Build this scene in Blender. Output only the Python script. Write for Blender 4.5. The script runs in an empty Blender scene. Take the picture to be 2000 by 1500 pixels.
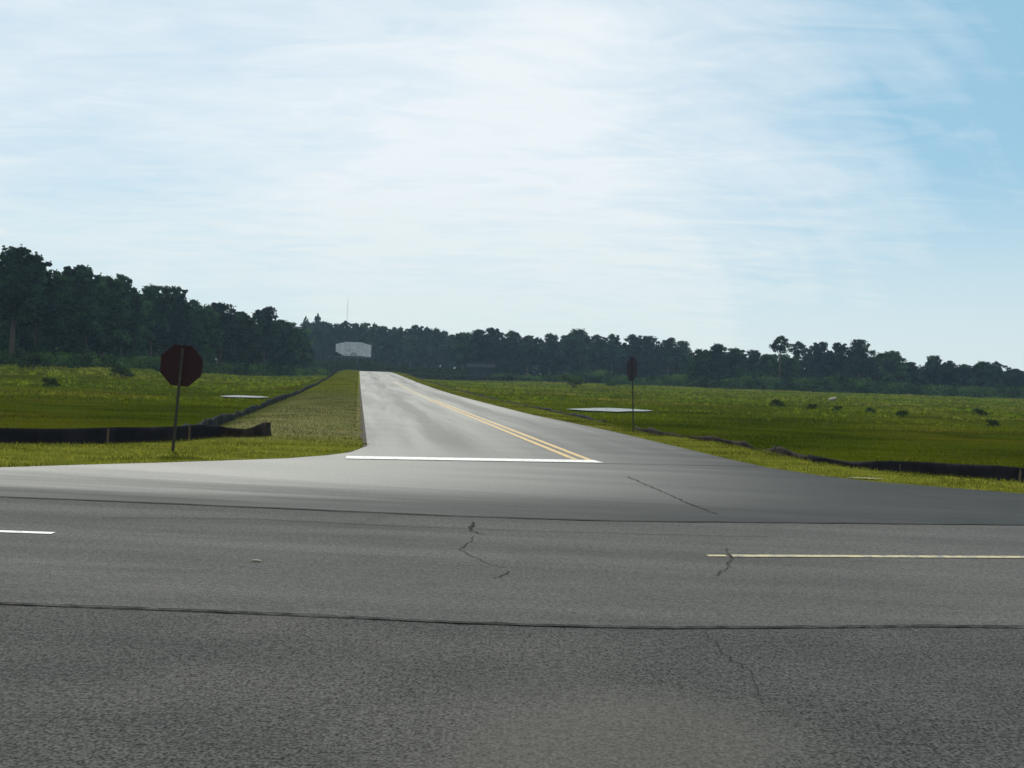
import bpy, math, random
import numpy as np
from mathutils import Matrix, Vector
R = math.radians
random.seed(7); rng = np.random.default_rng(7)
scene = bpy.context.scene
COL = scene.collection

# ------------------------------------------------------------ camera, sky, sun, exposure
F = 1960.0; CAM_H = 1.6; PITCH = R(-0.45); ROLL = R(2.0)
cam_data = bpy.data.cameras.new('camera'); cam = bpy.data.objects.new('camera', cam_data); COL.objects.link(cam)
cam.matrix_world = Matrix.Translation((0, 0, CAM_H)) @ Matrix.Rotation(math.pi/2 + PITCH, 4, 'X') @ Matrix.Rotation(ROLL, 4, 'Z')
cam_data.sensor_width = 36; cam_data.lens = 36 * F / 2000; cam_data.clip_start = 0.1; cam_data.clip_end = 6000
scene.camera = cam
SUN_EL = R(48); SUN_AZ = R(-19)          # azimuth measured from +Y towards +X
sdir = Vector((math.sin(SUN_AZ)*math.cos(SUN_EL), math.cos(SUN_AZ)*math.cos(SUN_EL), math.sin(SUN_EL)))
sl = bpy.data.lights.new('sun', 'SUN'); sl.energy = 3.4; sl.angle = R(0.8); sl.color = (1.0, 0.95, 0.86)
so = bpy.data.objects.new('sun', sl); COL.objects.link(so); so.rotation_euler = (-sdir).to_track_quat('-Z', 'Y').to_euler()
scene.view_settings.view_transform = 'Standard'; scene.view_settings.look = 'None'
scene.view_settings.exposure = 0.0; scene.view_settings.gamma = 1.0

world = bpy.data.worlds.new('World'); scene.world = world; world.use_nodes = True
wt = world.node_tree; wt.nodes.clear()
def N(t, typ, **kw):
    n = t.nodes.new(typ)
    for k, v in kw.items():
        if k in n.inputs.keys(): n.inputs[k].default_value = v
        else: setattr(n, k, v)
    return n
def math_n(t, op, a, b=None, clamp=False):
    n = t.nodes.new('ShaderNodeMath'); n.operation = op; n.use_clamp = clamp
    for i, v in enumerate((a, b)):
        if v is None: continue
        if isinstance(v, (int, float)): n.inputs[i].default_value = v
        else: t.links.new(v, n.inputs[i])
    return n.outputs[0]
def ramp(t, fac, a, b, smooth=True, to0=0.0, to1=1.0):
    n = t.nodes.new('ShaderNodeMapRange'); n.interpolation_type = 'SMOOTHSTEP' if smooth else 'LINEAR'
    t.links.new(fac, n.inputs[0])
    for i, v in zip((1, 2, 3, 4), (a, b, to0, to1)): n.inputs[i].default_value = v
    return n.outputs[0]
def mixc(t, fac, a, b, mode='MIX'):
    n = t.nodes.new('ShaderNodeMix'); n.data_type = 'RGBA'; n.blend_type = mode
    for s, v in ((n.inputs['Factor'], fac), (n.inputs['A'], a), (n.inputs['B'], b)):
        if isinstance(v, (int, float)): s.default_value = v
        elif isinstance(v, tuple): s.default_value = v if len(v) == 4 else (*v, 1)
        else: t.links.new(v, s)
    return n.outputs['Result']
def noise(t, vec, scale, detail=4, rough=0.55, dist=0.0):
    n = t.nodes.new('ShaderNodeTexNoise'); n.inputs['Scale'].default_value = scale
    n.inputs['Detail'].default_value = detail; n.inputs['Roughness'].default_value = rough; n.inputs['Distortion'].default_value = dist
    t.links.new(vec, n.inputs['Vector']); return n.outputs['Fac']
def mapping(t, vec, scale=(1, 1, 1), rot=(0, 0, 0), loc=(0, 0, 0)):
    n = t.nodes.new('ShaderNodeMapping'); t.links.new(vec, n.inputs['Vector'])
    n.inputs['Scale'].default_value = scale; n.inputs['Rotation'].default_value = rot; n.inputs['Location'].default_value = loc
    return n.outputs[0]

tc = N(wt, 'ShaderNodeTexCoord'); gen = tc.outputs['Generated']
sky = wt.nodes.new('ShaderNodeTexSky'); sky.sky_type = 'NISHITA'; sky.sun_disc = False
sky.sun_elevation = SUN_EL; sky.sun_rotation = SUN_AZ; sky.air_density = 1.0; sky.dust_density = 0.6; sky.ozone_density = 1.5
SKY_S = 0.1
sep = N(wt, 'ShaderNodeSeparateXYZ'); wt.links.new(gen, sep.inputs[0])
zz = math_n(wt, 'ADD', math_n(wt, 'MAXIMUM', sep.outputs[2], 0.0), 0.10)
comb = N(wt, 'ShaderNodeCombineXYZ')
wt.links.new(math_n(wt, 'DIVIDE', sep.outputs[0], zz), comb.inputs[0]); wt.links.new(math_n(wt, 'DIVIDE', sep.outputs[1], zz), comb.inputs[1])
def dist_to(v):     # 1 - cos(angle) to a sky direction
    n = N(wt, 'ShaderNodeVectorMath', operation='DOT_PRODUCT'); wt.links.new(gen, n.inputs[0]); n.inputs[1].default_value = Vector(v).normalized(); return n.outputs['Value']
ring = dist_to((0.12, 1, 0.05)); az = math_n(wt, 'ARCTAN2', sep.outputs[0], sep.outputs[1])
rc = N(wt, 'ShaderNodeCombineXYZ'); wt.links.new(math_n(wt, 'MULTIPLY', math_n(wt, 'SQRT', math_n(wt, 'SUBTRACT', 1.0, ring)), 22.0), rc.inputs[0]); wt.links.new(math_n(wt, 'MULTIPLY', az, 3.2), rc.inputs[1])
arcs = noise(wt, rc.outputs[0], 1.0, 6, 0.55, 0.8)              # long curved threads of cirrus
streak = noise(wt, mapping(wt, comb.outputs[0], (0.75, 1.2, 1), (0, 0, R(-14))), 1.3, 8, 0.58, 1.2)
wisps = noise(wt, mapping(wt, comb.outputs[0], (1.1, 2.4, 1), (0, 0, R(-26)), (3, 1, 0)), 2.2, 9, 0.62, 1.2)
blue_dir = dist_to((0.85, 1, 0.60))
rim = ramp(wt, math_n(wt, 'ADD', ring, math_n(wt, 'MULTIPLY', math_n(wt, 'SUBTRACT', streak, .5), .02)), 0.935, 0.962, True, 0.0, 0.22)
cover = math_n(wt, 'ADD', ramp(wt, blue_dir, 0.80, 0.975, False, 0.86, -0.30), rim)
for n_, a_ in ((streak, 0.80), (wisps, 0.85), (arcs, 0.95)):
    n_ = math_n(wt, 'MULTIPLY', math_n(wt, 'SUBTRACT', n_, .5), a_)
    if a_ == 0.95: n_ = math_n(wt, 'MULTIPLY', n_, ramp(wt, az, 0.0, 0.22))      # curved threads only to the right
    cover = math_n(wt, 'ADD', cover, n_)
cover = math_n(wt, 'SUBTRACT', cover, ramp(wt, dist_to((-0.50, 1, 0.38)), 0.955, 0.999, True, 0.0, 0.20))
cover = ramp(wt, cover, -0.12, 1.08, False)
low = ramp(wt, sep.outputs[2], 0.0, 0.22, True, 0.85, 0.0)
cover = math_n(wt, 'MAXIMUM', cover, low)
skyc = mixc(wt, 1.0, sky.outputs[0], (SKY_S, SKY_S, SKY_S), 'MULTIPLY')
skyc = mixc(wt, 0.65, skyc, (0.34, 0.64, 0.80))          # thin even veil over the blue
cloudc = mixc(wt, ramp(wt, sep.outputs[2], 0.0, 0.25), (0.77, 0.855, 0.845), (0.86, 0.915, 0.95))
col = mixc(wt, cover, skyc, cloudc)
bg = N(wt, 'ShaderNodeBackground'); wt.links.new(col, bg.inputs[0]); bg.inputs[1].default_value = 1.0
wo = N(wt, 'ShaderNodeOutputWorld'); wt.links.new(bg.outputs[0], wo.inputs[0])

# ------------------------------------------------------------ where things stand
RM = np.array(cam.matrix_world.to_3x3())
def ray(px, py):
    d = RM @ np.array([(px-1000)/F, (750-py)/F, -1.0]); return d
def G(px, py, z=0.0):                      # point of a level z that the photograph shows at px, py
    d = ray(px, py); k = (z - CAM_H)/d[2]; return (d[0]*k, d[1]*k)
def at_range(px, py, D):                   # point at a range D (along +Y)
    d = ray(px, py); k = D/d[1]; return Vector((d[0]*k, D, CAM_H + d[2]*k))
_d = ray(700, 724); A = math.atan2(-_d[0], _d[1])
DV = np.array([-math.sin(A), math.cos(A)]); NV = np.array([math.cos(A), math.sin(A)])
def st(x, y): return x*DV[0] + y*DV[1], x*NV[0] + y*NV[1]
def xy(s, t): return (s*DV[0] + t*NV[0], s*DV[1] + t*NV[1])
def sst(a, b, v): u = np.clip((v-a)/(b-a), 0, 1); return u*u*(3-2*u)
def road_h(s):
    s = np.asarray(s, float)
    return 1.55*sst(60, 250, s) - 1.2*sst(246, 300, s) 

fa = [G(x, y, 0.20) for x, y in ((-700, 818), (-300, 832), (0, 841), (200, 843), (340, 840), (430, 835), (528, 831))]
fa = [(p[0], p[1]) for p in fa]
TB, TC = -4.1, 9.5                        # where the fences along the side road run
fd_px = [(1300, 838), (1400, 851), (1480, 864), (1580, 884), (1700, 899), (1800, 905), (2000, 921), (2250, 940), (2700, 960)]
fd = [G(x, y, 0.15) for x, y in fd_px]
FA = np.array(fa); FD = np.array(fd)
def field_d(x, y):
    s, t = st(x, y)
    dl = np.minimum(y - np.interp(x, FA[:, 0], FA[:, 1]), TB + 0.25 - t)
    o = np.argsort(FD[:, 0]); dr = np.minimum(y - np.interp(x, FD[o, 0], FD[o, 1]), t - TC + 0.2)
    return np.maximum(dl, dr)
WATER_Z = -0.90
ponds = [dict(px=[(1105, 798.5), (1135, 797.6), (1160, 796.6), (1195, 796.6), (1225, 798.2), (1255, 800), (1278, 802), (1256, 803.2), (1230, 803), (1205, 804), (1175, 802.6), (1150, 802), (1128, 800.6)]),
         dict(px=[(428, 773), (460, 772), (505, 773.3), (528, 775.5), (505, 776.5), (470, 775.8), (440, 775)]) ]
for p in ponds:
    p['pts'] = [G(a, b, WATER_Z) for a, b in p['px']]; q = np.array(p['pts']); p['c'] = q.mean(0); p['r'] = (q.max(0)-q.min(0))/2
def hnoise(x, y, k, seed=0):
    r = np.random.default_rng(seed); z = 0
    for i in range(6):
        a = r.uniform(0, 6.28); f = k*(1.0 + .5*i); z = z + np.sin((x*math.cos(a)+y*math.sin(a))*f + r.uniform(0, 6.28))/(1+.4*i)
    return z/3
def height(x, y):
    x = np.asarray(x, float); y = np.asarray(y, float)
    s, t = st(x, y); d = field_d(x, y); k = sst(-.7, 2.2, d)
    base = road_h(s)
    dist = np.hypot(x, y)
    far_l = 1.7*sst(50, 170, dist)*sst(0, -40, t+10); far_r = 1.0*sst(90, 330, dist)*sst(0, 60, t-10)
    rise = np.maximum(far_l, far_r)
    field = -0.9 + rise + 0.06*hnoise(x, y, .25, 1)*sst(0, 6, d) + 0.16*hnoise(x, y, .1, 2)*sst(40, 120, dist)
    field = field + (base*0.8)*sst(0, 30, 30-np.abs(t-3.5)+0)*1.0
    for p in ponds:
        e = np.hypot((x-p['c'][0])/(p['r'][0]*1.35), (y-p['c'][1])/(p['r'][1]*1.5))
        field = np.where(e < 1.6, field*(sst(.9, 1.6, e)) + (WATER_Z-0.10)*(1-sst(.9, 1.6, e)), field)
    verge = base - 0.015 - 0.03*sst(50, 120, s)
    mound = 0.10*np.exp(-((t+1.6)/1.5)**2)*sst(24, 34, s)*(t < 0)
    z = (verge+mound)*(1-k) + field*k
    return z
def hz(x, y): return float(height(x, y))

# ------------------------------------------------------------ helpers
def new_mesh(name, verts, faces, mat, parent=None, smooth=False):
    me = bpy.data.meshes.new(name); me.from_pydata([tuple(v) for v in verts], [], [tuple(f) for f in faces]); me.update()
    if mat: me.materials.append(mat)
    if smooth: me.polygons.foreach_set('use_smooth', [True]*len(me.polygons))
    o = bpy.data.objects.new(name, me); COL.objects.link(o); o.parent = parent; return o
def np_mesh(name, V, k, mat, parent=None, attr=None):
    """V (n*k, 3): n separate faces of k corners each"""
    n = len(V)//k; me = bpy.data.meshes.new(name)
    me.vertices.add(n*k); me.vertices.foreach_set('co', np.ascontiguousarray(V, dtype=np.float32).ravel())
    me.loops.add(n*k); me.loops.foreach_set('vertex_index', np.arange(n*k, dtype=np.int32))
    me.polygons.add(n); me.polygons.foreach_set('loop_start', np.arange(0, n*k, k, dtype=np.int32))
    me.update(calc_edges=True)
    if attr is not None:
        a = me.attributes.new('tone', 'FLOAT', 'FACE'); a.data.foreach_set('value', attr.astype(np.float32))
    me.materials.append(mat)
    o = bpy.data.objects.new(name, me); COL.objects.link(o); o.parent = parent; return o
def empty(name, loc=(0, 0, 0), rz=0):
    o = bpy.data.objects.new(name, None); COL.objects.link(o); o.location = loc; o.rotation_euler = (0, 0, rz); o.empty_display_size = .2; return o
def tag(o, label=None, cat=None, group=None, kind=None):
    if label: o['label'] = label
    if cat: o['category'] = cat
    if group: o['group'] = group
    if kind: o['kind'] = kind
    return o
def copy_tree(o, parent=None):
    c = o.copy(); COL.objects.link(c); c.parent = parent
    for ch in [q for q in bpy.data.objects if q.parent == o]: copy_tree(ch, c)
    return c
class MB:
    def __init__(s): s.v = []; s.f = []
    def box(s, c, h, rot=None):
        b = len(s.v)
        for dx in (-1, 1):
            for dy in (-1, 1):
                for dz in (-1, 1):
                    p = Vector((dx*h[0], dy*h[1], dz*h[2]))
                    if rot: p = rot @ p
                    s.v.append(tuple(Vector(c)+p))
        for f in ((0, 1, 3, 2), (4, 6, 7, 5), (0, 4, 5, 1), (2, 3, 7, 6), (0, 2, 6, 4), (1, 5, 7, 3)): s.f.append(tuple(b+i for i in f))
        return s
    def tube(s, p0, p1, r0, r1, n=8):
        p0 = Vector(p0); p1 = Vector(p1); q = (p1-p0).to_track_quat('Z', 'Y'); b = len(s.v)
        for p, r in ((p0, r0), (p1, r1)):
            for i in range(n):
                a = 2*math.pi*i/n; s.v.append(tuple(p + q @ Vector((r*math.cos(a), r*math.sin(a), 0))))
        for i in range(n): s.f.append((b+i, b+(i+1) % n, b+n+(i+1) % n, b+n+i))
        s.f.append(tuple(b+i for i in range(n))[::-1]); s.f.append(tuple(b+n+i for i in range(n))); return s
    def prism(s, pts, y0, y1):          # outline in X/Z, thickness along Y
        b = len(s.v); n = len(pts)
        for y in (y0, y1):
            for x, z in pts: s.v.append((x, y, z))
        s.f.append(tuple(b+i for i in range(n))); s.f.append(tuple(b+n+i for i in range(n))[::-1])
        for i in range(n): s.f.append((b+i, b+n+i, b+n+(i+1) % n, b+(i+1) % n))
        return s
    def build(s, name, mat, parent=None, smooth=False): return new_mesh(name, s.v, s.f, mat, parent, smooth)

# ------------------------------------------------------------ materials
def mat(name):
    m = bpy.data.materials.new(name); m.use_nodes = True; t = m.node_tree
    return m, t, t.nodes['Principled BSDF']
def simple(name, c, rough=0.7, spec=0.4, var=0.25, sc=3.0, metal=0.0):
    m, t, b = mat(name); g = N(t, 'ShaderNodeNewGeometry')
    n = noise(t, g.outputs['Position'], sc, 5, .6)
    t.links.new(mixc(t, n, tuple(k*(1-var) for k in c), tuple(k*(1+var) for k in c)), b.inputs['Base Color'])
    b.inputs['Roughness'].default_value = rough; b.inputs['Specular IOR Level'].default_value = spec; b.inputs['Metallic'].default_value = metal
    return m
def along(t, P, ang, sc):
    """coordinates that run along a ground direction: x along it, y across it"""
    c = t.nodes.new('ShaderNodeCombineXYZ')
    for i, v in enumerate(((math.cos(ang)*sc[0], math.sin(ang)*sc[0], 0), (-math.sin(ang)*sc[1], math.cos(ang)*sc[1], 0))):
        n = N(t, 'ShaderNodeVectorMath', operation='DOT_PRODUCT'); t.links.new(P, n.inputs[0]); n.inputs[1].default_value = v; t.links.new(n.outputs['Value'], c.inputs[i])
    return c.outputs[0]
def asphalt(name, lo, hi, grain, grain_amt, rough=0.55, spec=0.5, streak_rot=0.0, streak_sc=(0.08, 1.1, 1), bump=0.3, stain=0.35, dust=None, bumpd=0.004, light=None):
    m, t, b = mat(name); g = N(t, 'ShaderNodeNewGeometry'); P = g.outputs['Position']
    st_ = noise(t, along(t, P, streak_rot, streak_sc), 1.6, 6, 0.6, 0.2)
    pt = noise(t, P, 0.33, 5, 0.6, .4)
    gr = noise(t, P, grain, 4, 0.7); g2 = noise(t, P, grain*0.36, 3, 0.6)
    vor = N(t, 'ShaderNodeTexVoronoi'); vor.inputs['Scale'].default_value = grain*0.8; t.links.new(P, vor.inputs['Vector'])
    f = math_n(t, 'ADD', math_n(t, 'MULTIPLY', st_, 0.6), math_n(t, 'MULTIPLY', pt, 0.4))
    c = mixc(t, ramp(t, f, 0.32, 0.68), lo, hi)
    gg = math_n(t, 'ADD', math_n(t, 'MULTIPLY', gr, 0.75), math_n(t, 'MULTIPLY', g2, 0.25))
    gv = ramp(t, gg, 0.36, 0.64, True, 1-grain_amt, 1+grain_amt)
    c = mixc(t, 1.0, c, gv, 'MULTIPLY')
    spk = ramp(t, vor.outputs['Color'], 0.86, 0.93)
    c = mixc(t, math_n(t, 'MULTIPLY', spk, grain_amt*0.06), c, (0.30, 0.29, 0.26))
    big = noise(t, P, 0.9, 4, .55, 1.0)
    c = mixc(t, ramp(t, big, 0.55, 0.75, True, 0, stain), c, tuple(k*0.55 for k in lo))
    if dust:
        (dx, dy, dr, dc, da) = dust
        sp = N(t, 'ShaderNodeVectorMath', operation='DISTANCE'); t.links.new(P, sp.inputs[0]); sp.inputs[1].default_value = (dx, dy, 0)
        dd = math_n(t, 'ADD', sp.outputs['Value'], math_n(t, 'MULTIPLY', math_n(t, 'SUBTRACT', noise(t, P, .8, 5, .6), .5), dr*1.2))
        c = mixc(t, ramp(t, dd, dr*0.3, dr, True, da, 0.0), c, dc)
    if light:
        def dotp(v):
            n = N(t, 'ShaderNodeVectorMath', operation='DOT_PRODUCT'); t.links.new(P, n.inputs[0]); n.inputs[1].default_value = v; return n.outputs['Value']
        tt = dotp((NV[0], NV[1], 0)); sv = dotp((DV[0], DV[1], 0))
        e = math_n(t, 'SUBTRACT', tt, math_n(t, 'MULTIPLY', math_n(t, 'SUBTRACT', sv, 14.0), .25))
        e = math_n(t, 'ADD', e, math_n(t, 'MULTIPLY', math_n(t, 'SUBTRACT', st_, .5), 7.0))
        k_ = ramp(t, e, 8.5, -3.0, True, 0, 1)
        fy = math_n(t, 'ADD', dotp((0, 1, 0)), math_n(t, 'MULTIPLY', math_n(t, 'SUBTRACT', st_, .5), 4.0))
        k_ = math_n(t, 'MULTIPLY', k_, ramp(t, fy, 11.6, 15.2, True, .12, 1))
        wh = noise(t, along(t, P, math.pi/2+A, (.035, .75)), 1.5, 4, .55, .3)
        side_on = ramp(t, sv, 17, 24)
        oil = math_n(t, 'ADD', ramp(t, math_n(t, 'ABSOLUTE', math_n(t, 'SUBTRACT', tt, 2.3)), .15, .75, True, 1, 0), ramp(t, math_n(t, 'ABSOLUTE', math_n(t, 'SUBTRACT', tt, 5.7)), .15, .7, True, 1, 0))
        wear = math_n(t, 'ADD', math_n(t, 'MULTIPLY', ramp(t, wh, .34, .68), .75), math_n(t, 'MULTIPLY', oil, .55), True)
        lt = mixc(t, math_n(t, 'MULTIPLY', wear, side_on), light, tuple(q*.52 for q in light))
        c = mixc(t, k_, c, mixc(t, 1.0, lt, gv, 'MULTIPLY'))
    t.links.new(c, b.inputs['Base Color'])
    b.inputs['Specular IOR Level'].default_value = spec
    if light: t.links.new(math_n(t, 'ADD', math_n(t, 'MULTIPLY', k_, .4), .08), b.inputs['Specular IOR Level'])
    t.links.new(ramp(t, st_, .3, .7, True, rough+.06, rough-.06), b.inputs['Roughness'])
    bp = N(t, 'ShaderNodeBump'); bp.inputs['Strength'].default_value = bump; bp.inputs['Distance'].default_value = bumpd
    t.links.new(gg, bp.inputs['Height']); t.links.new(bp.outputs[0], b.inputs['Normal'])
    return m
M = {}
M['near'] = asphalt('coarse_asphalt', (0.040, 0.041, 0.039), (0.058, 0.057, 0.053), 58, 0.95, rough=.9, spec=.15, stain=.25, streak_sc=(.3, .5, 1), bump=.6, bumpd=.008, dust=(0.5, 4.3, 1.3, (0.11, 0.105, 0.090), .35))
M['main'] = asphalt('worn_asphalt', (0.061, 0.061, 0.057), (0.086, 0.085, 0.079), 68, 0.5, rough=.92, spec=.12, stain=.3, streak_rot=R(-3))
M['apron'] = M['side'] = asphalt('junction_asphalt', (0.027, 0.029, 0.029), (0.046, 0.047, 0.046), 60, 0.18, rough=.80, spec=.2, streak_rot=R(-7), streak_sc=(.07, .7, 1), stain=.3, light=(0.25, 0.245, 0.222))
def paint(name, c, wear, sc=9):
    m, t, b = mat(name); g = N(t, 'ShaderNodeNewGeometry'); P = g.outputs['Position']
    w = math_n(t, 'ADD', math_n(t, 'MULTIPLY', noise(t, P, sc, 6, .7), .7), math_n(t, 'MULTIPLY', noise(t, P, 60, 3, .6), .3))
    t.links.new(mixc(t, ramp(t, w, wear, wear+.12), c, (0.14, 0.138, 0.13)), b.inputs['Base Color']); b.inputs['Roughness'].default_value = .6
    return m
M['white'] = paint('white_paint', (0.62, 0.61, 0.58), .52)
M['yellow'] = paint('yellow_paint', (0.52, 0.33, 0.085), .48)
M['pale_yellow'] = paint('faded_yellow_paint', (0.40, 0.34, 0.18), .47)
M['far_yellow'] = paint('far_yellow_paint', (0.42, 0.33, 0.16), .46)  # paler yellow for the far stretch of the double line
M['tar'] = simple('crack_tar', (0.009, 0.009, 0.010), .9, .1, .3, 20)
M['faint_tar'] = simple('worn_seam', (0.030, 0.030, 0.029), .95, .05, .3, 20)
M['soil'] = simple('shadowed_soil', (0.045, 0.035, 0.025), .9, .2, .5, 6)
M['sand'] = simple('pale_sand', (0.24, 0.22, 0.17), .95, .1, .25, 5)
def ground_mat():
    m, t, b = mat('ground'); g = N(t, 'ShaderNodeNewGeometry'); P = g.outputs['Position']
    a = N(t, 'ShaderNodeAttribute'); a.attribute_name = 'field'; fld = a.outputs['Fac']
    d = N(t, 'ShaderNodeAttribute'); d.attribute_name = 'dry'; dry = d.outputs['Fac']
    n1 = noise(t, P, 0.09, 6, .6, .6); n2 = noise(t, P, 1.1, 6, .65); n3 = noise(t, P, 14, 4, .7)
    v = mixc(t, ramp(t, n2, .35, .65), (0.085, 0.096, 0.010), (0.150, 0.150, 0.022))
    v = mixc(t, math_n(t, 'MULTIPLY', dry, ramp(t, n2, .25, .55, True, .55, 1.0)), v, (0.145, 0.135, 0.060))
    f = mixc(t, ramp(t, n1, .35, .65), (0.022, 0.034, 0.001), (0.045, 0.054, 0.002))
    f = mixc(t, ramp(t, n2, .55, .8, True, 0, .5), f, (0.10, 0.085, 0.03))
    c = mixc(t, fld, v, f); c = mixc(t, 1.0, c, ramp(t, n3, .3, .7, True, .7, 1.3), 'MULTIPLY')
    t.links.new(c, b.inputs['Base Color']); b.inputs['Roughness'].default_value = 1; b.inputs['Specular IOR Level'].default_value = 0
    bp = N(t, 'ShaderNodeBump'); bp.inputs['Strength'].default_value = .6; bp.inputs['Distance'].default_value = .05
    t.links.new(n3, bp.inputs['Height']); t.links.new(bp.outputs[0], b.inputs['Normal']); return m
M['ground'] = ground_mat()
def leafy(name, lo, hi, transl=.35, patch=.2, hi2=None, vary=False, tuft=0, gain=1.0):
    m, t, b = mat(name); a = N(t, 'ShaderNodeAttribute'); a.attribute_name = 'tone'
    oi = N(t, 'ShaderNodeObjectInfo'); g = N(t, 'ShaderNodeNewGeometry')
    n = noise(t, g.outputs['Position'], patch, 3, .5)
    f = math_n(t, 'ADD', math_n(t, 'MULTIPLY', a.outputs['Fac'], .6), math_n(t, 'MULTIPLY', n, .5))
    c = mixc(t, f, lo, hi)
    if hi2: c = mixc(t, ramp(t, n, .50, .70), c, hi2)
    if vary:
        big_ = noise(t, g.outputs['Position'], .07, 2, .5)
        c = mixc(t, 1.0, c, ramp(t, oi.outputs['Random'], 0, 1, False, .5, 1.6), 'MULTIPLY')
        c = mixc(t, 1.0, c, ramp(t, n, .36, .64, True, .45, 1.75), 'MULTIPLY')
        c = mixc(t, ramp(t, big_, .45, .65, True, 0, .6), c, mixc(t, 1.0, c, (1.5, 1.35, .9), 'MULTIPLY'))
    c = mixc(t, 1.0, c, (gain, gain, gain), 'MULTIPLY')
    if tuft:
        n5 = noise(t, mapping(t, g.outputs['Position'], (.5, 1.4, 1)), tuft, 5, .65, .5)
        c = mixc(t, 1.0, c, ramp(t, n5, .34, .66, True, .45, 1.6), 'MULTIPLY')
    t.links.new(c, b.inputs['Base Color']); b.inputs['Roughness'].default_value = .9; b.inputs['Specular IOR Level'].default_value = 0
    tr = N(t, 'ShaderNodeBsdfTranslucent'); t.links.new(c, tr.inputs[0]); ms = N(t, 'ShaderNodeMixShader'); ms.inputs[0].default_value = transl
    t.links.new(b.outputs[0], ms.inputs[1]); t.links.new(tr.outputs[0], ms.inputs[2]); t.links.new(ms.outputs[0], t.nodes['Material Output'].inputs[0])
    return m
M['verge_grass'] = leafy('verge_grass', (0.115, 0.135, 0.014), (0.20, 0.205, 0.035), .4, .8, tuft=.7, gain=.82)
M['dry_grass'] = leafy('dry_grass', (0.108, 0.120, 0.034), (0.175, 0.180, 0.068), .3, .35, (0.100, 0.140, 0.026), tuft=.9, gain=.80)
M['field_grass'] = leafy('field_grass', (0.026, 0.042, 0.001), (0.062, 0.078, 0.002), .4, .06, (0.085, 0.070, 0.004), tuft=.22, gain=1.15)
M['mid_grass'] = leafy('mid_field_grass', (0.032, 0.050, 0.001), (0.078, 0.095, 0.003), .45, .05, (0.10, 0.085, 0.008), tuft=.15, gain=1.35)
M['weeds'] = leafy('field_weeds', (0.050, 0.080, 0.002), (0.150, 0.185, 0.010), .5, .05, (0.18, 0.155, 0.030), tuft=.16, gain=1.12)
M['pine'] = leafy('pine_needles', (0.003, 0.012, 0.009), (0.016, 0.037, 0.019), .2, .28, vary=True)
M['broad'] = leafy('broad_leaves', (0.004, 0.016, 0.008), (0.026, 0.056, 0.020), .25, .28, vary=True)
M['bush'] = leafy('bush_leaves', (0.006, 0.022, 0.007), (0.032, 0.058, 0.013), .35, .2, vary=True)
M['dkbush'] = leafy('dark_bush_leaves', (0.012, 0.022, 0.007), (0.028, 0.045, 0.014), .2, .3)
M['bark'] = simple('bark', (0.06, 0.045, 0.035), .9, .2, .4, 4)
M['wood'] = simple('weathered_wood', (0.10, 0.075, 0.05), .85, .2, .35, 14)
M['sign_back'] = simple('dark_sign_back', (0.020, 0.006, 0.008), .7, .15, .35, 5)
M['sign_faded'] = simple('faded_sign_back', (0.035, 0.030, 0.042), .8, .15, .35, 5)
M['sign_face'] = simple('red_sign_face', (0.35, 0.02, 0.02), .45, .4, .1, 5)
M['post'] = simple('sign_post', (0.020, 0.020, 0.013), .6, .3, .3, 9)
M['steel'] = simple('bolt_steel', (0.12, 0.11, 0.10), .5, .5, .2, 9, .6)
M['board'] = simple('billboard_panel', (0.38, 0.40, 0.42), .7, .3, .6, .9)
M['board_dk'] = simple('billboard_frame', (0.06, 0.065, 0.07), .7, .3, .2, 1)
M['board_mid'] = simple('weathered_panel', (0.22, 0.235, 0.24), .7, .3, .2, .5)
M['roof'] = simple('pale_roof', (0.03, 0.034, 0.04), .6, .4, .2, .5)
M['darkwall'] = simple('dark_wall', (0.020, 0.022, 0.026), 1, 0, .3, .5)
M['mast'] = simple('mast_steel', (0.62, 0.62, 0.64), .6, .4, .1, 1)
def fabric(name, c1, c2):
    m, t, b = mat(name); g = N(t, 'ShaderNodeNewGeometry'); P = g.outputs['Position']
    n = noise(t, mapping(t, P, (1, 1, .35)), 3.5, 6, .6); t.links.new(mixc(t, ramp(t, n, .35, .7), c1, c2), b.inputs['Base Color'])
    b.inputs['Roughness'].default_value = .85; b.inputs['Specular IOR Level'].default_value = .15
    w = noise(t, mapping(t, P, (4, 4, 1)), 2.5, 5, .6); bp = N(t, 'ShaderNodeBump'); bp.inputs['Strength'].default_value = .5; bp.inputs['Distance'].default_value = .05
    t.links.new(w, bp.inputs['Height']); t.links.new(bp.outputs[0], b.inputs['Normal']); return m
M['fabric'] = fabric('black_silt_fabric', (0.006, 0.006, 0.009), (0.014, 0.013, 0.018))
M['fabric_grey'] = fabric('sheen_silt_fabric', (0.009, 0.012, 0.012), (0.030, 0.036, 0.037))  # bluish sky sheen painted into the black fabric as grey
M['fabric_brown'] = fabric('muddy_silt_fabric', (0.010, 0.008, 0.008), (0.038, 0.027, 0.022))
def water_mat():
    m, t, b = mat('water'); b.inputs['Base Color'].default_value = (0.06, 0.075, 0.06, 1); b.inputs['Roughness'].default_value = .24
    b.inputs['Specular IOR Level'].default_value = 1.0; g = N(t, 'ShaderNodeNewGeometry'); n = noise(t, g.outputs['Position'], 4, 3, .5)
    bp = N(t, 'ShaderNodeBump'); bp.inputs['Strength'].default_value = .05; bp.inputs['Distance'].default_value = .01
    t.links.new(n, bp.inputs['Height']); t.links.new(bp.outputs[0], b.inputs['Normal']); return m
M['water'] = water_mat()

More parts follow.
